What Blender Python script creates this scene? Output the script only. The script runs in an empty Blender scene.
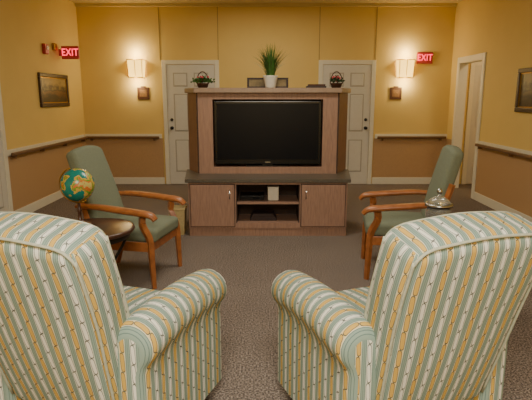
import bpy, bmesh, math, random
from mathutils import Vector, Matrix
random.seed(4)
S = bpy.context.scene
COL = S.collection

# ---------------------------------------------------------------- materials
def new_mat(name):
    m = bpy.data.materials.new(name); m.use_nodes = True
    nt = m.node_tree
    return m, nt, nt.nodes['Principled BSDF']

def lin(c):
    return tuple(((x/255)/12.92 if x/255 <= .04045 else ((x/255+.055)/1.055)**2.4) for x in c)+(1,)

def pmat(name, rgb, rough=.6, metal=0, var=.12, scale=20, bump=0, spec=.5, stretch=None, emis=None, es=0, trans=0):
    m, nt, b = new_mat(name)
    n = nt.nodes; l = nt.links
    tc = n.new('ShaderNodeTexCoord'); mp = n.new('ShaderNodeMapping')
    l.new(tc.outputs['Object'], mp.inputs[0])
    if stretch: mp.inputs['Scale'].default_value = stretch
    nz = n.new('ShaderNodeTexNoise'); nz.inputs['Scale'].default_value = scale; nz.inputs['Detail'].default_value = 4
    l.new(mp.outputs[0], nz.inputs['Vector'])
    cr = n.new('ShaderNodeValToRGB')
    c = lin(rgb)
    cr.color_ramp.elements[0].position = .3; cr.color_ramp.elements[1].position = .7
    cr.color_ramp.elements[0].color = tuple(x*(1-var) for x in c[:3])+(1,)
    cr.color_ramp.elements[1].color = tuple(min(1, x*(1+var)) for x in c[:3])+(1,)
    l.new(nz.outputs['Fac'], cr.inputs[0]); l.new(cr.outputs[0], b.inputs['Base Color'])
    b.inputs['Roughness'].default_value = rough; b.inputs['Metallic'].default_value = metal
    b.inputs['Specular IOR Level'].default_value = spec
    b.inputs['Transmission Weight'].default_value = trans
    if bump:
        bp = n.new('ShaderNodeBump'); bp.inputs['Strength'].default_value = bump; bp.inputs['Distance'].default_value = .01
        l.new(nz.outputs['Fac'], bp.inputs['Height']); l.new(bp.outputs[0], b.inputs['Normal'])
    if emis:
        b.inputs['Emission Color'].default_value = lin(emis); b.inputs['Emission Strength'].default_value = es
    return m

M_wall = pmat('wall_paint', (220,192,118), .75, var=.02, scale=3)
M_ceil = pmat('ceiling_paint', (205,185,130), .9, var=.03, scale=60)
M_wains = pmat('wainscot_vinyl', (180,146,104), .7, var=.08, scale=90, bump=.05)
M_trim = pmat('trim_paint', (220,216,198), .45, var=.02)
M_door = pmat('door_paint', (206,204,194), .45, var=.02)
M_groove = pmat('door_groove', (168,164,152), .6, var=.02)
M_seam = pmat('wall_seam', (165,140,86), .6, var=.02)
M_rail = pmat('rail_wood', (112,82,54), .4, var=.2, scale=15, stretch=(1,1,12))
M_cab = pmat('cabinet_wood', (150,118,100), .5, var=.16, scale=12, stretch=(6,6,.7))
M_cab2 = pmat('cabinet_top_laminate', (145,124,106), .45, var=.1, scale=30)
M_gap = pmat('cabinet_shadow_gap', (60,42,34), .7)
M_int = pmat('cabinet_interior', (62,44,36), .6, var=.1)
M_counter = pmat('counter_laminate', (88,82,72), .35, var=.25, scale=80)
M_tv = pmat('tv_bezel', (12,12,14), .25, var=.05)
M_screen = pmat('tv_screen', (9,12,20), .3, var=.03, spec=.2)
M_silver = pmat('silver_metal', (190,190,185), .25, metal=1, var=.04)
M_black = pmat('black_iron', (22,20,20), .4, var=.1)
M_dwood = pmat('dark_table_wood', (70,44,32), .28, var=.3, scale=14, stretch=(1,6,1))
M_cwood = pmat('chair_wood', (156,96,52), .35, var=.22, scale=18, stretch=(1,1,1))
M_green = pmat('sage_upholstery', (114,122,102), .9, var=.1, scale=120, bump=.1)
M_piping = pmat('piping_fabric', (176,180,160), .9, var=.1, scale=80)
M_white = pmat('white_ceramic', (215,212,200), .3, var=.03)
M_leaf = pmat('leaf_green', (62,100,40), .5, var=.35, scale=30)
M_leaf2 = pmat('leaf_dark', (38,66,34), .5, var=.35, scale=30)
M_pink = pmat('flower_pink', (190,70,80), .6, var=.3, scale=60)
M_wicker = pmat('wicker', (70,42,26), .7, var=.3, scale=60, bump=.3)
M_brass = pmat('brass', (180,140,70), .3, metal=1, var=.05)
M_frame = pmat('picture_frame_wood', (62,42,24), .4, var=.3, scale=30)
M_mat = pmat('brown_plaque', (84,50,30), .5, var=.3, scale=40)
M_bin = pmat('bin_tan', (186,168,120), .6, var=.1, scale=40)
M_signw = pmat('sign_housing', (140,50,44), .5, var=.02, emis=(255,60,60), es=.1)
M_red = pmat('exit_red', (240,60,80), .5, var=.02, emis=(255,45,75), es=3.2)
M_redp = pmat('alarm_red', (170,30,28), .4, var=.05)
M_shade = pmat('sconce_shade', (255,225,130), .6, var=.03, scale=15, emis=(255,200,88), es=3.6)
M_lamp = pmat('fixture_diffuser', (250,245,230), .6, var=.01, emis=(255,240,215), es=3)
M_book = pmat('book_cover', (48,34,34), .5, var=.2)
M_paper = pmat('paper', (225,222,210), .8, var=.05)
M_glass = pmat('clear_glass', (225,230,228), .04, var=.01, trans=.85)
M_candy = pmat('dark_candies', (50,28,26), .4, var=.4, scale=60, bump=.3)

# carpet
M_carpet, nt, b = new_mat('carpet')
n = nt.nodes; l = nt.links
tc = n.new('ShaderNodeTexCoord')
n1 = n.new('ShaderNodeTexNoise'); n1.inputs['Scale'].default_value = 100; n1.inputs['Detail'].default_value = 3
n2 = n.new('ShaderNodeTexNoise'); n2.inputs['Scale'].default_value = 2.5
l.new(tc.outputs['Object'], n1.inputs['Vector']); l.new(tc.outputs['Object'], n2.inputs['Vector'])
cr = n.new('ShaderNodeValToRGB'); e = cr.color_ramp.elements
e[0].position = .36; e[0].color = lin((76,70,66)); e[1].position = .64; e[1].color = lin((166,154,142))
x = e.new(.5); x.color = lin((122,111,103))
l.new(n1.outputs['Fac'], cr.inputs[0])
mx = n.new('ShaderNodeMix'); mx.data_type = 'RGBA'; mx.blend_type = 'MULTIPLY'; mx.inputs[0].default_value = .2
l.new(cr.outputs[0], mx.inputs[6]); l.new(n2.outputs['Fac'], mx.inputs[7])
l.new(mx.outputs[2], b.inputs['Base Color']); b.inputs['Roughness'].default_value = .95
b.inputs['Specular IOR Level'].default_value = .1
bp = n.new('ShaderNodeBump'); bp.inputs['Strength'].default_value = .4; bp.inputs['Distance'].default_value = .008
l.new(n1.outputs['Fac'], bp.inputs['Height']); l.new(bp.outputs[0], b.inputs['Normal'])

# striped fabric (UV in metres)
M_fab, nt, b = new_mat('striped_chain_fabric')
n = nt.nodes; l = nt.links
def mth(op, a, c=None, d=None):
    k = n.new('ShaderNodeMath'); k.operation = op
    for i, v in enumerate((a, c, d)):
        if v is None: continue
        if isinstance(v, (int, float)): k.inputs[i].default_value = v
        else: l.new(v, k.inputs[i])
    return k.outputs[0]
def mixc(f, a, c):
    k = n.new('ShaderNodeMix'); k.data_type = 'RGBA'
    l.new(f, k.inputs[0])
    for i, v in ((6, a), (7, c)):
        if isinstance(v, tuple): k.inputs[i].default_value = v
        else: l.new(v, k.inputs[i])
    return k.outputs[2]
uv = n.new('ShaderNodeUVMap'); uv.uv_map = 'UVMap'
sp = n.new('ShaderNodeSeparateXYZ'); l.new(uv.outputs[0], sp.inputs[0])
U, V = sp.outputs[0], sp.outputs[1]
P = .098
f = mth('FRACT', mth('DIVIDE', mth('ADD', U, 10.0), P))
sage = lin((140,160,148)); sage2 = lin((102,124,120)); cream = lin((226,226,214)); gold = lin((206,170,88)); dark = lin((78,78,74))
lines = mth('LESS_THAN', mth('FRACT', mth('MULTIPLY', f, 12.0)), .25)
base = mixc(lines, sage, sage2)
def band(col, f, c, hw, fill, bg, L, off, edgec):
    d = mth('DIVIDE', mth('SUBTRACT', f, c), hw)
    inb = mth('LESS_THAN', mth('ABSOLUTE', d), 1.0)
    edge = mth('GREATER_THAN', mth('ABSOLUTE', d), .84)
    g = mth('SUBTRACT', mth('MULTIPLY', mth('FRACT', mth('ADD', mth('DIVIDE', mth('ADD', V, 10.0), L), off)), 2.0), 1.0)
    ds = mth('ADD', d, mth('MULTIPLY', g, .22))
    e4 = mth('ADD', mth('POWER', mth('ABSOLUTE', mth('MULTIPLY', ds, 1.35)), 2.5), mth('POWER', mth('ABSOLUTE', g), 5.0))
    ring = mth('MULTIPLY', mth('LESS_THAN', e4, 1.05), mth('GREATER_THAN', e4, .62))
    c1 = mixc(mth('LESS_THAN', e4, .9), bg, fill)
    c2 = mixc(ring, c1, dark)
    c3 = mixc(edge, c2, edgec)
    return mixc(inb, col, c3)
col = band(base, f, .25, .135, gold, lin((216,198,146)), .08, 0.0, lin((220,212,182)))
col = band(col, f, .75, .125, cream, lin((196,202,190)), .08, .5, lin((226,226,212)))
l.new(col, b.inputs['Base Color']); b.inputs['Roughness'].default_value = .9
b.inputs['Specular IOR Level'].default_value = .2

def pic_mat(name, sky, land, dk):
    m, nt, b = new_mat(name); n = nt.nodes; l = nt.links
    tc = n.new('ShaderNodeTexCoord'); sp = n.new('ShaderNodeSeparateXYZ'); l.new(tc.outputs['Generated'], sp.inputs[0])
    nz = n.new('ShaderNodeTexNoise'); nz.inputs['Scale'].default_value = 5; nz.inputs['Detail'].default_value = 6
    l.new(tc.outputs['Generated'], nz.inputs['Vector'])
    a = n.new('ShaderNodeMath'); a.operation = 'MULTIPLY_ADD'; a.inputs[1].default_value = .9; l.new(nz.outputs['Fac'], a.inputs[0]); l.new(sp.outputs[2], a.inputs[2])
    s = n.new('ShaderNodeMath'); s.operation = 'SUBTRACT'; s.inputs[1].default_value = .45; l.new(a.outputs[0], s.inputs[0])
    cr = n.new('ShaderNodeValToRGB'); e = cr.color_ramp.elements
    e[0].position = .2; e[0].color = lin(dk); e[1].position = .8; e[1].color = lin(sky)
    k = e.new(.45); k.color = lin(land); k = e.new(.55); k.color = lin(dk)
    l.new(s.outputs[0], cr.inputs[0]); l.new(cr.outputs[0], b.inputs['Base Color']); b.inputs['Roughness'].default_value = .35
    return m
M_pic1 = pic_mat('landscape_painting', (160,135,80), (120,80,40), (50,38,22))
M_pic2 = pic_mat('landscape_painting_b', (120,110,80), (90,70,45), (40,34,24))

M_globe, nt, b = new_mat('globe_map'); n = nt.nodes; l = nt.links
tc = n.new('ShaderNodeTexCoord'); nz = n.new('ShaderNodeTexNoise'); nz.inputs['Scale'].default_value = 9; nz.inputs['Detail'].default_value = 5
l.new(tc.outputs['Object'], nz.inputs['Vector'])
cr = n.new('ShaderNodeValToRGB'); cr.color_ramp.interpolation = 'CONSTANT'; e = cr.color_ramp.elements
e[0].position = 0; e[0].color = lin((30,130,120)); e[1].position = .48; e[1].color = lin((205,170,80))
k = e.new(.52); k.color = lin((110,160,60)); k = e.new(.56); k.color = lin((210,120,60)); k = e.new(.60); k.color = lin((200,190,110))
l.new(nz.outputs['Fac'], cr.inputs[0]); l.new(cr.outputs[0], b.inputs['Base Color']); b.inputs['Roughness'].default_value = .25

# ---------------------------------------------------------------- geometry helpers
def empty(name, loc=(0,0,0), rz=0):
    o = bpy.data.objects.new(name, None); o.location = loc; o.rotation_euler = (0,0,rz); o.empty_display_size = .1
    COL.objects.link(o); return o

def finish(name, bm, mat, parent=None, smooth=False, loc=None, rot=None):
    me = bpy.data.meshes.new(name); 
    bmesh.ops.recalc_face_normals(bm, faces=bm.faces)
    bm.to_mesh(me); bm.free()
    if mat: me.materials.append(mat)
    if smooth:
        for p in me.polygons: p.use_smooth = True
    o = bpy.data.objects.new(name, me); COL.objects.link(o)
    if parent: o.parent = parent
    if loc: o.location = loc
    if rot: o.rotation_euler = rot
    return o

def boxes(name, lst, mat, parent=None, bevel=0, rot=None, loc=None):
    bm = bmesh.new()
    for (x0,x1,y0,y1,z0,z1) in lst:
        r = bmesh.ops.create_cube(bm, size=1)
        bmesh.ops.scale(bm, vec=(x1-x0, y1-y0, z1-z0), verts=r['verts'])
        bmesh.ops.translate(bm, vec=((x0+x1)/2,(y0+y1)/2,(z0+z1)/2), verts=r['verts'])
    if bevel:
        bmesh.ops.bevel(bm, geom=bm.edges[:], offset=bevel, segments=2, affect='EDGES', profile=.5)
    return finish(name, bm, mat, parent, loc=loc, rot=rot)

def prism(name, pts, z0, z1, mat, parent=None, bevel=0):
    bm = bmesh.new()
    a = [bm.verts.new((x,y,z0)) for x,y in pts]; c = [bm.verts.new((x,y,z1)) for x,y in pts]
    bm.faces.new(a[::-1]); bm.faces.new(c)
    for i in range(len(pts)):
        j = (i+1) % len(pts); bm.faces.new((a[i],a[j],c[j],c[i]))
    if bevel: bmesh.ops.bevel(bm, geom=bm.edges[:], offset=bevel, segments=2, affect='EDGES')
    return finish(name, bm, mat, parent)

def lathe(name, prof, mat, parent=None, loc=(0,0,0), seg=40, smooth=True, rot=None):
    bm = bmesh.new(); rings = []
    for r,z in prof:
        if r < 1e-5: rings.append([bm.verts.new((0,0,z))])
        else: rings.append([bm.verts.new((r*math.cos(2*math.pi*i/seg), r*math.sin(2*math.pi*i/seg), z)) for i in range(seg)])
    for A,B in zip(rings, rings[1:]):
        for i in range(seg):
            j = (i+1) % seg
            if len(A)==1 and len(B)==1: continue
            if len(A)==1: bm.faces.new((A[0],B[i],B[j]))
            elif len(B)==1: bm.faces.new((A[i],A[j],B[0]))
            else: bm.faces.new((A[i],A[j],B[j],B[i]))
    o = finish(name, bm, mat, parent, smooth, loc, rot)
    return o

def smooth_path(pts, sub=6, closed=False):
    pts = [Vector(p) for p in pts]; out = []
    N = len(pts)
    rng = range(N if closed else N-1)
    for i in rng:
        if closed: p0,p1,p2,p3 = pts[i-1],pts[i],pts[(i+1)%N],pts[(i+2)%N]
        else: p0,p1,p2,p3 = pts[max(i-1,0)],pts[i],pts[i+1],pts[min(i+2,N-1)]
        for s in range(sub):
            t = s/sub
            out.append(.5*((2*p1)+(-p0+p2)*t+(2*p0-5*p1+4*p2-p3)*t*t+(-p0+3*p1-3*p2+p3)*t**3))
    if not closed: out.append(pts[-1])
    return out

def tube(name, pts, rad, mat, parent=None, seg=10, closed=False, flat=(1,1), up=(0,0,1), smooth=True):
    bm = bmesh.new(); N = len(pts); pts = [Vector(p) for p in pts]; rings = []
    for i,p in enumerate(pts):
        if closed: t = pts[(i+1)%N]-pts[i-1]
        else: t = pts[min(i+1,N-1)]-pts[max(i-1,0)]
        t.normalize(); u = Vector(up)
        if abs(t.dot(u)) > .98: u = Vector((0,1,0)) if abs(t.y) < .9 else Vector((1,0,0))
        s = t.cross(u).normalized(); u2 = s.cross(t).normalized()
        r = rad[i] if isinstance(rad,(list,tuple)) else rad
        rings.append([bm.verts.new(p + s*r*flat[0]*math.cos(2*math.pi*k/seg) + u2*r*flat[1]*math.sin(2*math.pi*k/seg)) for k in range(seg)])
    for i in range(N if closed else N-1):
        A = rings[i]; B = rings[(i+1)%N]
        for k in range(seg):
            j=(k+1)%seg; bm.faces.new((A[k],A[j],B[j],B[k]))
    if not closed:
        bm.faces.new(rings[0][::-1]); bm.faces.new(rings[-1])
    return finish(name, bm, mat, parent, smooth)

def rbox(name, h, r, mat, parent=None, deform=None, n=8, nr=4):
    def samp(H):
        a = [-H + r*(1-math.tan(math.pi/4*(1-i/nr))) for i in range(nr)]
        inner = [-(H-r) + 2*(H-r)*i/n for i in range(n+1)]
        return a + inner + [-q for q in a[::-1]]
    bm = bmesh.new(); uvl = bm.loops.layers.uv.new('UVMap')
    H = Vector(h)
    for ax in range(3):
        for sg in (-1,1):
            o1, o2 = [(1,2),(0,2),(0,1)][ax]
            A = samp(H[o1]); B = samp(H[o2]); g = []
            for a in A:
                row = []
                for c in B:
                    p = Vector((0,0,0)); p[ax] = sg*H[ax]; p[o1] = a; p[o2] = c
                    inn = Vector([max(-(H[k]-r), min(H[k]-r, p[k])) for k in range(3)])
                    d = p-inn; q = inn + d.normalized()*r
                    if ax == 0: u,v = p.y, p.z
                    elif ax == 1: u,v = p.x, p.z
                    else: u,v = p.x, p.y + sg*H[2]
                    if deform: q = deform(q)
                    row.append((bm.verts.new(q),(u,v)))
                g.append(row)
            for i in range(len(A)-1):
                for j in range(len(B)-1):
                    qd = [g[i][j],g[i+1][j],g[i+1][j+1],g[i][j+1]]
                    f = bm.faces.new([w[0] for w in qd])
                    for lp,w in zip(f.loops, qd): lp[uvl].uv = w[1]
    bmesh.ops.remove_doubles(bm, verts=bm.verts, dist=1e-5)
    return finish(name, bm, mat, parent, True)

# ---------------------------------------------------------------- room
W = 3.12; YB = 8.68; H = 3.0; YF = -2.2; T = .12
boxes('floor', [(-W-T, W+T+1.4, YF-T, YB+T, -.1, 0)], M_carpet)
boxes('ceiling', [(-W-T, W+T+1.4, YF-T, YB+T, H, H+.1)], M_ceil)
boxes('wall_back', [(-W-T, W+T+1.4, YB, YB+T, 0, H)], M_wall)
boxes('wall_front', [(-W-T, W+T+1.4, YF-T, YF, 0, H)], M_wall)
boxes('wall_left', [(-W-T, -W, YF, YB, 0, H)], M_wall)
D0, D1, DH = 7.42, 8.30, 2.04
boxes('wall_right', [(W, W+T, YF, D0, 0, H), (W, W+T, D1, YB, 0, H), (W, W+T, D0, D1, DH, H)], M_wall)
boxes('wall_side_room', [(W+T, W+T+1.3, 6.4, 6.5, 0, H), (W+T+1.3, W+T+1.4, 6.4, YB, 0, H)], M_wall)

def fixture(x, y, power, sx=1.2, sy=.6, color=(1,.94,.83)):
    e = empty('ceiling_light', (x,y,H))
    boxes('housing', [(-sx/2-.03, sx/2+.03, -sy/2-.03, sy/2+.03, -.05, 0)], M_trim, e, .005)
    boxes('diffuser', [(-sx/2, sx/2, -sy/2, sy/2, -.058, -.045)], M_lamp, e)
    ld = bpy.data.lights.new('ceiling_lamp','AREA'); ld.shape='RECTANGLE'; ld.size=sx; ld.size_y=sy; ld.energy=power; ld.color=color
    o = bpy.data.objects.new('lamp', ld); COL.objects.link(o); o.parent = e; o.location = (0,0,-.07)
fixture(0, .1, 100)  # unseen panel added to light the recliner backs, in place of a camera flash
fixture(0, -1.4, 110)  # second added panel, behind the camera, for the same flash-like front light
fixture(0, 4.4, 38, color=(1,.91,.75))
fixture(0, 7.2, 18, color=(1,.88,.68))

LY0 = 5.98
boxes('trim_1', [(a, c, YB-.008, YB, .1, .80) for a,c in [(-W,-1.78),(1.86,W)]], M_wains)
boxes('trim_2', [(-W, -W+.008, LY0, YB, .1, .80), (-W, -W+.008, YF, 4.85, .1, .8)], M_wains)
boxes('trim_3', [(W-.008, W, YF, D0-.09, .1, .80), (W-.008, W, D1+.09, YB, .1, .8)], M_wains)
boxes('baseboard_back', [(a, c, YB-.018, YB, 0, .12) for a,c in [(-W,-1.78),(1.86,W),(-.76,.87)]], M_trim, bevel=.003)
boxes('baseboard_left', [(-W, -W+.018, LY0, YB, 0, .12), (-W, -W+.018, YF, 4.85, 0, .12)], M_trim, bevel=.003)
boxes('baseboard_right', [(W-.018, W, YF, D0-.09, 0, .12), (W-.018, W, D1+.09, YB, 0, .12)], M_trim, bevel=.003)

def rail(name, p0, p1, nrm):
    e = empty(name)
    p0 = Vector(p0); p1 = Vector(p1); nn = Vector(nrm); L = (p1-p0).length; d = (p1-p0)/L
    def bx(nm, off0, off1, z0, z1, mat, a=0, c=L, bev=0):
        q = [p0+d*a+nn*off0, p0+d*c+nn*off1]
        xs = sorted([q[0].x,q[1].x]); ys = sorted([q[0].y,q[1].y])
        boxes(nm, [(xs[0],xs[1],ys[0],ys[1],z0,z1)], mat, e, bev)
    bx('cap', 0, .022, .80, .875, M_trim, bev=.003)
    bx('grip', .045, .085, .80, .84, M_rail, .03, L-.03, .010)
    k = max(2, int(L/.8)+1)
    for i in range(k):
        t = .12 + (L-.24)*i/(k-1)
        bx('bracket_%d'%i, .009, .07, .765, .80, M_rail, t-.015, t+.015, .004)
rail('handrail', (-W, YB), (-1.80, YB), (0,-1))
rail('handrail', (1.88, YB), (W, YB), (0,-1))
rail('handrail', (-W, LY0), (-W, YB-.1), (1,0))
rail('handrail', (W, 3.4), (W, D0-.1), (-1,0))

boxes('trim_4', [(x-.006, x+.006, YB-.006, YB, 2.1, H) for x in (-1.77,-.80,.89,1.83)], M_seam)
boxes('trim_5', [(-W, W, YB-.05, YB, H-.05, H)], M_ceil, bevel=.004)

def door_leaf(e, w, h, knob_side, y=0):
    boxes('leaf', [(-w/2, w/2, y-.02, y, .005, h)], M_door, e, .002)
    st = .11; cw = (w-3*st)/2; k = 0
    for (z0,z1) in ((.22,.78),(.92,1.55),(1.67,1.90)):
        for sx in (-1,1):
            x0 = sx*(st/2+cw/2)-cw/2; k += 1
            boxes('panel_groove_%d'%k, [(x0, x0+cw, y-.0225, y-.018, z0, z1)], M_groove, e)
            boxes('panel_%d'%k, [(x0+.018, x0+cw-.018, y-.030, y-.018, z0+.018, z1-.018)], M_door, e, .006)
    kx = knob_side*(w/2-.065)
    lathe('knob', [(.0,0),(.028,0),(.028,.006),(.012,.01),(.012,.03),(.027,.045),(.027,.06),(0,.07)], M_black, e, (kx,y-.02,.98), 20, rot=(math.pi/2,0,0))
    lathe('deadbolt', [(0,0),(.027,0),(.025,.014),(0,.016)], M_black, e, (kx,y-.02,1.12), 20, rot=(math.pi/2,0,0))
def frame(e, w, h, depth=.03, fw=.07):
    boxes('frame', [(-w/2-fw, -w/2, -depth, 0, 0, h+fw), (w/2, w/2+fw, -depth, 0, 0, h+fw), (-w/2, w/2, -depth, 0, h, h+fw)], M_trim, e, .004)
e = empty('door_1', (-1.27, YB, 0)); door_leaf(e, .81, 2.03, -1); frame(e, .82, 2.035)
e = empty('door_2', (1.365, YB, 0)); door_leaf(e, .81, 2.03, 1); frame(e, .82, 2.035)
e = empty('door_3', (-W, 5.42, 0), math.pi/2); door_leaf(e, .92, 2.03, -1); frame(e, .93, 2.035, fw=.085)
# doorway in the right wall; a white door stands further inside on the side room's back wall
e = empty('door_4', (W+T+.62, YB, 0))
boxes('leaf', [(-.36,.36,-.03,0,.01,2.02)], M_door, e, .003)
boxes('casing', [(-.43,-.36,-.035,0,0,2.09),(.36,.43,-.035,0,0,2.09),(-.36,.36,-.035,0,2.02,2.09)], M_trim, e, .004)
for k,(x0,x1,z0,z1) in enumerate(((-.28,-.05,1.0,1.86),(.05,.28,1.0,1.86))):
    boxes('panel_%d'%k, [(x0,x1,-.04,-.03,z0,z1)], M_door, e, .006)
boxes('vent', [(-.28,.28,-.045,-.03,.12+.035*i,.14+.035*i) for i in range(8)], M_white, e)
lathe('knob', [(.0,0),(.028,0),(.012,.01),(.012,.03),(.027,.045),(.027,.06),(0,.07)], M_black, e, (.29,-.03,.98), 20, rot=(math.pi/2,0,0))
fe = empty('trim_6')
boxes('door_casing', [(W-.02, W, D0-.08, D0, 0, DH+.08), (W-.02, W, D1, D1+.08, 0, DH+.08), (W-.02, W, D0, D1, DH, DH+.08)], M_trim, fe, .004)
boxes('jamb', [(W-.015, W+T, D0-.001, D0+.015, 0, DH), (W-.015, W+T, D1-.015, D1+.001, 0, DH), (W-.015, W+T, D0, D1, DH-.015, DH+.001)], M_trim, fe)

def sconce(x, z):
    e = empty('wall_sconce', (x, YB, z))
    boxes('backplate', [(-.11,.11,-.02,0,-.14,.12)], M_brass, e, .003)
    bm = bmesh.new()
    lo = [(-.135,-.02),(-.11,-.13),(.11,-.13),(.135,-.02)]; hi = [(-.155,-.02),(-.125,-.155),(.125,-.155),(.155,-.02)]
    a = [bm.verts.new((p[0],p[1],-.145)) for p in lo]; c = [bm.verts.new((p[0],p[1],.145)) for p in hi]
    for i in range(3): bm.faces.new((a[i],a[i+1],c[i+1],c[i]))
    bm.faces.new(a)
    sh = finish('shade', bm, M_shade, e)
    m = sh.modifiers.new('t','SOLIDIFY'); m.thickness = .004
    for i,(p,q) in enumerate(zip(lo,hi)):
        tube('rib_%d'%i, [(p[0],p[1],-.145),(q[0],q[1],.145)], .006, M_brass, e, 6)
    tube('rib_mid', [(0,-.131,-.145),(0,-.157,.145)], .005, M_brass, e, 6)
    tube('rim_top', [(q[0],q[1],.145) for q in hi], .007, M_brass, e, 6)
    tube('rim_bottom', [(q[0],q[1],-.145) for q in lo], .007, M_brass, e, 6)
    for dz,en in ((.24,9),(-.24,6.5)):
        ld = bpy.data.lights.new('sconce_bulb','POINT'); ld.energy = en; ld.color = (1,.80,.44); ld.shadow_soft_size = .05
        o = bpy.data.objects.new('bulb_%d'%(dz>0), ld); COL.objects.link(o); o.parent = e; o.location = (0,-.13,dz)
sconce(-2.17, 1.96); sconce(2.33, 1.96)

M_pp = pmat('plaque_print',(130,96,60),.5,var=.5,scale=50)
def plaque(x):
    e = empty('wall_plaque', (x, YB, 1.56))
    boxes('board', [(-.10,.10,-.02,0,-.10,.10)], M_mat, e, .006)
    boxes('inset', [(-.06,.06,-.024,-.018,-.06,.06)], M_pp, e)
    boxes('crest', [(-.04,.04,-.02,0,.095,.12)], M_mat, e, .004)
plaque(-2.08); plaque(2.20)

def exit_sign(loc, rz, flag=False):
    e = empty('exit_sign', loc, rz)
    boxes('housing', [(-.13,.13,-.035,0,-.095,.095)], M_signw, e, .006)
    cu = bpy.data.curves.new('exit_text','FONT'); cu.body = 'EXIT'; cu.size = .135; cu.extrude = .002; cu.align_x = 'CENTER'; cu.align_y = 'CENTER'; cu.offset = .001; cu.space_character = 1.05
    t = bpy.data.objects.new('lettering', cu); COL.objects.link(t); t.parent = e; t.location = (0,-.038,0); t.rotation_euler = (math.pi/2,0,0); t.scale = (.88,1.1,1)
    t.data.materials.append(M_red)
    if flag: boxes('mount', [(-.17,-.125,-.03,-.005,-.05,.05)], M_signw, e)
exit_sign((-2.95, 7.85, 2.155), 0, True)
exit_sign((2.65, YB, 2.14), 0)
e = empty('fire_alarm', (-W, 7.3, 2.16), math.pi/2)
boxes('body', [(-.06,.06,-.05,0,-.07,.07)], M_redp, e, .008)
boxes('strobe', [(-.03,.03,-.065,-.05,-.01,.04)], M_white, e, .005)
e = empty('motion_sensor', (-W, 7.62, 2.22), math.pi/2)
boxes('body', [(-.04,.04,-.05,0,-.05,.05)], M_brass, e, .01)

def painting(name, y0, y1, z0, z1, side, mat):
    e = empty(name, (side*W, (y0+y1)/2, (z0+z1)/2), math.pi/2 if side < 0 else -math.pi/2)
    w = (y1-y0)/2; h = (z1-z0)/2; f = .055
    boxes('frame', [(-w,w,-.035,0,h-f,h),(-w,w,-.035,0,-h,-h+f),(-w,-w+f,-.035,0,-h+f,h-f),(w-f,w,-.035,0,-h+f,h-f)], M_frame, e, .008)
    boxes('gilt', [(-w+f,w-f,-.022,-.005,h-f-.012,h-f),(-w+f,w-f,-.022,-.005,-h+f,-h+f+.012),(-w+f,-w+f+.012,-.022,-.005,-h+f,h-f),(w-f-.012,w-f,-.022,-.005,-h+f,h-f)], M_brass, e)
    boxes('canvas', [(-w+f,w-f,-.012,-.002,-h+f,h-f)], mat, e)
painting('framed_painting', 7.02, 8.02, 1.36, 1.83, -1, M_pic1)
painting('framed_painting', 5.45, 6.32, 1.32, 1.84, 1, M_pic2)

# ---------------------------------------------------------------- entertainment centre
CX = .02
e = empty('entertainment_center', (CX, 0, 0)); EC = e
F, B = 5.31, 6.05
prism('plinth', [(-.86,F+.01),(.86,F+.01),(.96,B),(-.96,B)], 0, .09, M_cab, e)
prism('carcass_left', [(-.86,F),(-.345,F),(-.345,B),(-.96,B)], .09, .60, M_cab, e)
prism('carcass_right', [(.345,F),(.86,F),(.96,B),(.345,B)], .09, .60, M_cab, e)
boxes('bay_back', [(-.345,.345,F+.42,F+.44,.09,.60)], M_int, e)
boxes('bay_bottom', [(-.345,.345,F,F+.43,.09,.15)], M_cab, e)
boxes('bay_shelf', [(-.345,.345,F+.02,F+.43,.355,.378)], M_cab, e)
boxes('bay_top', [(-.345,.345,F,F+.43,.575,.60)], M_cab, e)
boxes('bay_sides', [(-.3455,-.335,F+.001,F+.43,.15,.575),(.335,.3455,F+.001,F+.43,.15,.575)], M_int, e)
for i,(x0,x1) in enumerate(((-.84,-.36),(.36,.84))):
    boxes('cabinet_door_gap_%d'%i, [(x0-.004,x1+.004,F-.004,F+.002,.106,.584)], M_gap, e)
    boxes('cabinet_door_%d'%i, [(x0+.004,x1-.004,F-.02,F-.003,.114,.576)], M_cab, e, .003)
    kx = x1-.05 if i==0 else x0+.05
    tube('pull_%d'%i, [(kx,F-.02,.42),(kx,F-.045,.43),(kx,F-.045,.51),(kx,F-.02,.52)], .005, M_silver, e, 8)
prism('counter', [(-.89,F-.03),(.89,F-.03),(.985,B),(-.985,B)], .60, .637, M_counter, e, .004)
HF = 5.70
TVW = .62
prism('hutch_left', [(-.79,HF),(-TVW,HF),(-TVW,B),(-.95,B)], .637, 1.545, M_cab, e)
prism('hutch_right', [(TVW,HF),(.79,HF),(.95,B),(TVW,B)], .637, 1.545, M_cab, e)
boxes('hutch_top_rail', [(-TVW,TVW,HF,B,1.475,1.545)], M_cab, e)
boxes('hutch_bottom_rail', [(-TVW,TVW,HF,B,.637,.715)], M_cab, e)
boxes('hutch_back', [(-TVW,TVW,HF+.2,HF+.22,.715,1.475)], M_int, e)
boxes('corner_strip', [(-.80,-.785,HF-.004,HF+.01,.637,1.545),(.785,.80,HF-.004,HF+.01,.637,1.545)], M_gap, e)
prism('hutch_cap', [(-.82,HF-.05),(.82,HF-.05),(.985,B),(-.985,B)], 1.545, 1.60, M_cab2, e, .005)

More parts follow.
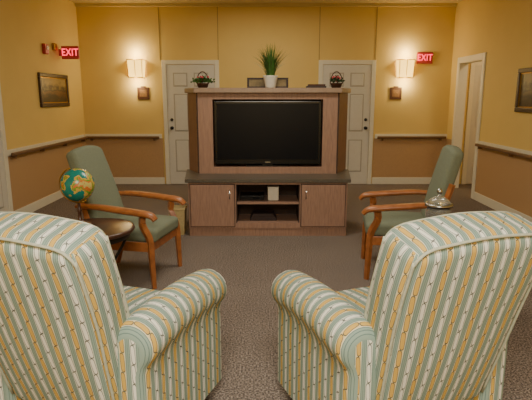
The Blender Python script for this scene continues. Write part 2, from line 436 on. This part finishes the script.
tv = empty('television', (CX, HF+.03, 0))
boxes('casing', [(-.605,.605,-.035,.03,.745,1.455)], M_tv, tv, .008)
boxes('screen', [(-.575,.575,-.038,-.03,.80,1.43)], M_screen, tv)
boxes('stand', [(-.25,.25,-.02,.10,.716,.73),(-.06,.06,.0,.04,.728,.76)], M_tv, tv, .003)
boxes('mark', [(-.03,.03,-.0375,-.034,.765,.775)], M_silver, tv)
g = empty('storage_canister', (CX+.06, F+.14, .378))
boxes('body', [(-.06,.06,-.04,.04,0,.14)], M_paper, g, .01)
boxes('lid', [(-.063,.063,-.043,.043,.14,.155)], M_paper, g, .004)
g = empty('dvd_player', (CX-.14, F+.22, .378))
boxes('body', [(-.17,.10,-.12,.12,.005,.055)], M_tv, g, .004)
boxes('feet', [(-.15,-.13,-.1,-.08,0,.006),(.06,.08,-.1,-.08,0,.006)], M_tv, g)
boxes('display', [(-.03,.05,-.122,-.118,.02,.04)], M_screen, g)
g = empty('stacked_magazines', (CX-.05, F+.2, .15))
for i in range(4):
    boxes('magazine_%d'%i, [(-.15+i*.01,.15-i*.012,-.1,.1,i*.02,i*.02+.019)], M_book, g, .002)

TZ = 1.60
p = empty('potted_grass', (CX+.03, 5.82, TZ))
lathe('pot', [(0,0),(.055,0),(.06,.01),(.082,.125),(.086,.135),(.078,.135),(.07,.115),(0,.11)], M_white, p)
bm = bmesh.new()
for i in range(210):
    a = random.random()*6.283; r0 = random.random()*.05; L = .22+random.random()*.18; sp_ = random.random()*.24
    bx_, by_ = r0*math.cos(a), r0*math.sin(a); w = .006; prev = None
    dx, dy = math.cos(a), math.sin(a)
    if dy > 0: dy *= .75
    for k in range(6):
        t = k/5; ww = w*(1-t**2*.95)
        c = Vector((bx_+dx*sp_*t**1.7, by_+dy*sp_*t**1.7, .11+L*(t-.18*t*t*(sp_/.16))))
        s = Vector((-dy,dx,0))*ww
        cur = (bm.verts.new(c-s), bm.verts.new(c+s))
        if prev: bm.faces.new((prev[0],prev[1],cur[1],cur[0]))
        prev = cur
finish('grass_blades', bm, M_leaf, p)

def flower_basket(x, seed, dense):
    rr = random.Random(seed)
    e = empty('flower_basket', (x, 5.84, TZ))
    lathe('basket', [(0,0),(.05,0),(.07,.05),(.075,.055),(.062,.05),(0,.045)], M_wicker, e, seg=24)
    tube('handle', [(.068*math.cos(t), 0, .05+.13*math.sin(t)) for t in [math.pi*i/16 for i in range(17)]], .006, M_wicker, e, 8)
    bm = bmesh.new(); sx = 1.5 if dense > 120 else 1
    for i in range(dense):
        a = rr.random()*6.283; r = rr.random()*.085; z = .06+rr.random()*.07*(1-r/.12)
        c = Vector((r*math.cos(a)*sx, r*math.sin(a)*.7, z)); u = Vector((rr.uniform(-1,1),rr.uniform(-1,1),rr.uniform(-.2,1))).normalized()*.035
        s = u.cross(Vector((rr.random(),rr.random(),.3))).normalized()*.011
        vs = [bm.verts.new(c),bm.verts.new(c+u*.5+s),bm.verts.new(c+u),bm.verts.new(c+u*.5-s)]
        bm.faces.new(vs)
    finish('leaves', bm, M_leaf if dense > 120 else M_leaf2, e)
    bm = bmesh.new()
    for i in range(9):
        a = rr.random()*6.283; r = rr.random()*.06
        q = bmesh.ops.create_icosphere(bm, subdivisions=1, radius=.013)
        bmesh.ops.translate(bm, vec=(r*math.cos(a)*sx, r*math.sin(a)*.7-.01, .075+rr.random()*.05), verts=q['verts'])
    finish('blossoms', bm, M_pink, e)
flower_basket(CX-.74, 3, 220); flower_basket(CX+.78, 8, 90)

g = empty('photo_frame', (CX-.0, 5.97, TZ))
boxes('frame', [(-.24,.24,-.012,.012,0,.02),(-.24,.24,-.012,.012,.10,.12),(-.24,-.215,-.012,.012,.02,.1),(.215,.24,-.012,.012,.02,.1)], M_book, g, .002)
boxes('print', [(-.215,.215,-.005,.006,.02,.10)], pmat('print_photo',(120,104,70),.5,var=.5,scale=12), g)
g = empty('stacked_books', (CX+.55, 5.85, TZ))
boxes('book_1', [(-.11,.11,-.08,.08,0,.022)], M_book, g, .002)
boxes('book_2', [(-.09,.10,-.07,.07,.022,.042)], M_wicker, g, .002)

bn = empty('waste_bin', (-.98, 5.42, 0))
bm = bmesh.new()
def ring(w,d,z): return [bm.verts.new((sx*w,sy*d,z)) for sx,sy in ((-1,-1),(1,-1),(1,1),(-1,1))]
R = [ring(.072,.06,0), ring(.088,.075,.30), ring(.080,.065,.30), ring(.066,.053,.01)]
bm.faces.new(R[0][::-1]); bm.faces.new(R[3])
for A,Bq in zip(R,R[1:]):
    for i in range(4): bm.faces.new((A[i],A[(i+1)%4],Bq[(i+1)%4],Bq[i]))
finish('bin', bm, M_bin, bn)
boxes('rim', [(-.093,.093,-.08,-.07,.285,.31),(-.093,.093,.07,.08,.285,.31),(-.093,-.083,-.07,.07,.285,.31),(.083,.093,-.07,.07,.285,.31)], M_bin, bn, .002)

# ---------------------------------------------------------------- recliners
def recliner(loc, rz):
    e = empty('striped_recliner', (loc[0],loc[1],0), rz)
    def sh(c):
        c = Vector(c); return lambda q: q+c
    rbox('base', (.262,.31,.15), .02, M_fab, e, sh((0,.04,.25)))
    boxes('plinth', [(-.25,.25,-.24,.30,.02,.12)], M_black, e)
    boxes('feet', [(sx*.31-.03,sx*.31+.03,y-.03,y+.03,0,.10) for sx in (-1,1) for y in (-.22,.30)], M_dwood, e, .006)
    def cush(q):
        k = (1-(q.x/.25)**2)*(1-(q.y/.31)**2)
        return Vector((q.x, q.y+.095, q.z+.43+ (.03*max(0,k) if q.z > 0 else 0)))
    rbox('seat_cushion', (.25,.31,.08), .045, M_fab, e, cush)
    rbox('footrest', (.245,.035,.13), .03, M_fab, e, sh((0,.385,.24)))
    tilt = math.radians(15)
    BH, BW, BD = .42, .315, .105
    def back(q):
        x,y,z = q
        t = (z+BH)/(2*BH)
        x *= .86 + .16*min(1,t*1.2) - .05*max(0,t-.75)*2
        edge = (1-(q.x/BW)**2)
        if y < 0: y -= .022*edge*(1-(z/BH)**2)
        else: y += .05*edge*(1-abs(z/BH)**3)
        if z > 0: z += .03*edge*t
        y -= .05*max(0,t-.6)**1.0
        yy = y*math.cos(tilt) - z*math.sin(tilt)
        zz = y*math.sin(tilt) + z*math.cos(tilt)
        return Vector((x, yy-.305, zz+.64))
    rbox('backrest', (BW,BD,BH), .06, M_fab, e, back, n=10, nr=5)
    for nm, yy in (('piping_rear', -BD+.012), ('piping_front', BD-.03)):
        pts = []
        r = .06
        path = [(-BW+.008,-BH+.05),(-BW+.006,-.1),(-BW+.006,.1),(-BW+.008,BH-r)]
        for k in range(1,6):
            a = math.pi - k*math.pi/12; path.append((-BW+.008+r+r*math.cos(a), BH-.012-r+r*math.sin(a)))
        path += [(-BW+.05+r,BH-.010),(0,BH-.010)]
        full = path + [(-a,c) for a,c in path[::-1][1:]]
        for a,c in full: pts.append(back(Vector((a,yy,c))))
        tube(nm, smooth_path(pts,4), .006, M_piping, e, 8)
    for s in (-1,1):
        cx, cz, r = .345, .575, .098
        prof = [(.262,.09),(.262,.2),(.262,.32),(.262,.44),(.258,.50)]
        for k in range(0,19):
            a = math.radians(205 - k*(205+48)/18)
            prof.append((cx+r*math.cos(a), cz+r*math.sin(a)*.95))
        prof += [(.402,.47),(.404,.40),(.404,.30),(.404,.2),(.404,.09)]
        arc = [0]
        for a,c in zip(prof,prof[1:]): arc.append(arc[-1]+math.hypot(a[0]-c[0],a[1]-c[1]))
        y0,y1 = -.31,.40; rc = .05
        st = []
        for k in range(5): 
            ph = math.pi/2*(1-k/4); st.append((y0+rc-rc*math.sin(ph), .5+.5*math.cos(ph)))
        for k in range(1,12): st.append((y0+rc+(y1-y0-2*rc)*k/12, 1.0))
        for k in range(6):
            ph = math.pi/2*k/5; st.append((y1-rc+rc*math.sin(ph), .45+.55*math.cos(ph)))
        bm = bmesh.new(); uvl = bm.loops.layers.uv.new('UVMap'); rings = []
        for y,sc in st:
            t = (y-y0)/(y1-y0)
            row = []
            for (px,pz) in prof:
                kx = .333 if pz < .5 else cx; kz = max(.12, min(cz, pz))
                X = kx+(px-kx)*sc; Z = kz+(pz-kz)*sc
                if pz > .45: Z += .03*math.sin(t*math.pi)*(1 if pz>.52 else .5)
                row.append(bm.verts.new((s*X, y, Z)))
            rings.append(row)
        np_ = len(prof)
        for i in range(len(st)-1):
            for k in range(np_-1):
                f = bm.faces.new((rings[i][k],rings[i][k+1],rings[i+1][k+1],rings[i+1][k]))
                uvs = [(st[i][0],arc[k]),(st[i][0],arc[k+1]),(st[i+1][0],arc[k+1]),(st[i+1][0],arc[k])]
                for lp,w in zip(f.loops,uvs): lp[uvl].uv = w
        for row in (rings[0], rings[-1]):
            f = bm.faces.new(row)
            for lp in f.loops: lp[uvl].uv = (lp.vert.co.x, lp.vert.co.z)
        finish('arm_%d'%(s>0), bm, M_fab, e, True)
    return e
recliner((-.73, 2.12), math.radians(-20))
recliner((.57, 2.12), math.radians(22))

# ---------------------------------------------------------------- wooden armchairs
def armchair(loc, rz, tilt_deg=14):
    e = empty('wooden_armchair', (loc[0],loc[1],0), rz)
    for s in (-1,1):
        pts = smooth_path([(s*.275,.27,0),(s*.275,.262,.2),(s*.275,.25,.40),(s*.285,.20,.52),(s*.29,.21,.615)],5)
        tube('front_post_%d'%(s>0), pts, [.019+.008*min(1,i/8) for i in range(len(pts))], M_cwood, e, 4, smooth=False, flat=(1.1,1.1))
        pts = smooth_path([(s*.26,-.33,0),(s*.26,-.28,.2),(s*.26,-.26,.40),(s*.262,-.33,.68),(s*.262,-.37,.82)],5)
        tube('rear_post_%d'%(s>0), pts, [.02+.006*min(1,i/8) for i in range(len(pts))], M_cwood, e, 4, smooth=False)
        pts = smooth_path([(s*.275,-.36,.645),(s*.295,-.18,.65),(s*.305,.02,.635),(s*.305,.18,.62),(s*.305,.28,.605),(s*.305,.32,.57)],6)
        N = len(pts)
        tube('arm_%d'%(s>0), pts, [.030+.014*math.sin(math.pi*min(1,i/N*1.1)) + (.004 if i>N*.6 else 0) for i in range(N)], M_cwood, e, 12, flat=(1.05,.6))
        boxes('side_apron_%d'%(s>0), [(s*.27-.012,s*.27+.012,-.26,.25,.30,.375)], M_cwood, e, .004)
    boxes('front_apron', [(-.26,.26,.24,.265,.30,.375)], M_cwood, e, .004)
    boxes('rear_apron', [(-.25,.25,-.275,-.25,.30,.375)], M_cwood, e, .004)
    def cush(q):
        k = max(0,(1-(q.x/.26)**2))*max(0,(1-(q.y/.28)**2))
        return Vector((q.x, q.y+.015, q.z+.42+(.03*k if q.z>0 else 0)))
    rbox('seat_cushion', (.252,.275,.055), .035, M_green, e, cush)
    tilt = math.radians(tilt_deg)
    def back(q):
        x,y,z = q; t = (z+.33)/.66
        x *= 1.0-.10*t*t
        if z > 0: z += .035*(1-(q.x/.245)**2)
        y += .02*(1-(q.x/.245)**2)*(1 if y>0 else 0) - .03*t*t
        return Vector((x, y*math.cos(tilt)-z*math.sin(tilt)-.325, y*math.sin(tilt)+z*math.cos(tilt)+.75))
    rbox('backrest', (.245,.045,.33), .035, M_green, e, back)
armchair((-1.10, 4.10), math.radians(-102), 15)
armchair((1.15, 4.22), math.radians(82), 11)

# ---------------------------------------------------------------- side tables
def side_table(x, y):
    e = empty('round_side_table', (x,y,0))
    lathe('top', [(0,.565),(.27,.565),(.29,.572),(.30,.585),(.295,.60),(.28,.603),(0,.603)], M_dwood, e, seg=56)
    lathe('apron', [(.25,.53),(.262,.53),(.262,.566),(.25,.566),(.25,.53)], M_black, e, seg=48)
    for k in range(4):
        a = math.radians(20+90*k); c, s = math.cos(a), math.sin(a)
        pts = smooth_path([(c*r, s*r, z) for r,z in ((.255,.55),(.20,.44),(.12,.30),(.12,.20),(.18,.10),(.235,.03),(.262,.012),(.272,.03))],6)
        tube('leg_%d'%k, pts, .011, M_black, e, 8)
    tube('stretcher', [(.115*math.cos(t),.115*math.sin(t),.25) for t in [2*math.pi*i/28 for i in range(28)]], .008, M_black, e, 8, closed=True)
    return e
side_table(-1.23, 3.40); side_table(1.27, 3.38)

g = empty('desk_globe', (-1.32, 3.45, .603))
lathe('base', [(0,0),(.085,0),(.09,.008),(.07,.02),(.03,.032),(.014,.045),(.012,.10),(.018,.11),(.012,.12),(.010,.165),(0,.165)], M_dwood, g)
bm = bmesh.new(); bmesh.ops.create_uvsphere(bm, u_segments=40, v_segments=24, radius=.115)
finish('sphere', bm, M_globe, g, True, (0,0,.295), (0,math.radians(23),0))
tube('meridian', [(-.126*math.sin(t+math.radians(23)), 0, .295+.126*math.cos(t+math.radians(23))) for t in [math.radians(a) for a in range(0,181,8)]], .005, M_brass, g, 8)
bm = bmesh.new()
for t in (0, math.pi):
    q = bmesh.ops.create_icosphere(bm, subdivisions=2, radius=.009)
    bmesh.ops.translate(bm, vec=(-.122*math.sin(t+math.radians(23)),0,.295+.122*math.cos(t+math.radians(23))), verts=q['verts'])
finish('pivots', bm, M_brass, g, True)

g = empty('candy_jar', (1.21, 3.42, .603))
lathe('jar', [(0,0),(.06,0),(.075,.02),(.088,.07),(.085,.12),(.07,.15),(.064,.15),(.079,.12),(.082,.07),(.07,.024),(0,.012)], M_glass, g)
lathe('candies', [(0,.014),(.066,.026),(.077,.07),(.078,.11),(.06,.14),(0,.145)], M_candy, g)
lathe('rim', [(.07,.148),(.095,.15),(.095,.168),(.07,.170),(.07,.148)], M_silver, g)
lathe('lid', [(0,.168),(.078,.168),(.07,.19),(.035,.215),(.012,.222),(.010,.235),(0,.235)], M_glass, g)
lathe('knob', [(0,.233),(.012,.235),(.022,.252),(.012,.27),(0,.274)], M_silver, g, seg=20)

ld = bpy.data.lights.new('side_room_bulb','POINT'); ld.energy = 26; ld.color = (1,.85,.6); ld.shadow_soft_size = .15
o = bpy.data.objects.new('side_room_lamp', ld); COL.objects.link(o); o.location = (W+.75, 7.2, 2.6)

w = bpy.data.worlds.new('world'); S.world = w; w.use_nodes = True
w.node_tree.nodes['Background'].inputs[0].default_value = (.9,.85,.75,1); w.node_tree.nodes['Background'].inputs[1].default_value = .1

cam = bpy.data.cameras.new('camera'); cam.lens = 36*500/532; cam.sensor_width = 36; cam.clip_start = .05
co = bpy.data.objects.new('camera', cam); COL.objects.link(co); co.location = (0,0,1.5)
co.rotation_euler = (math.radians(90-11.64),0,0)
S.camera = co
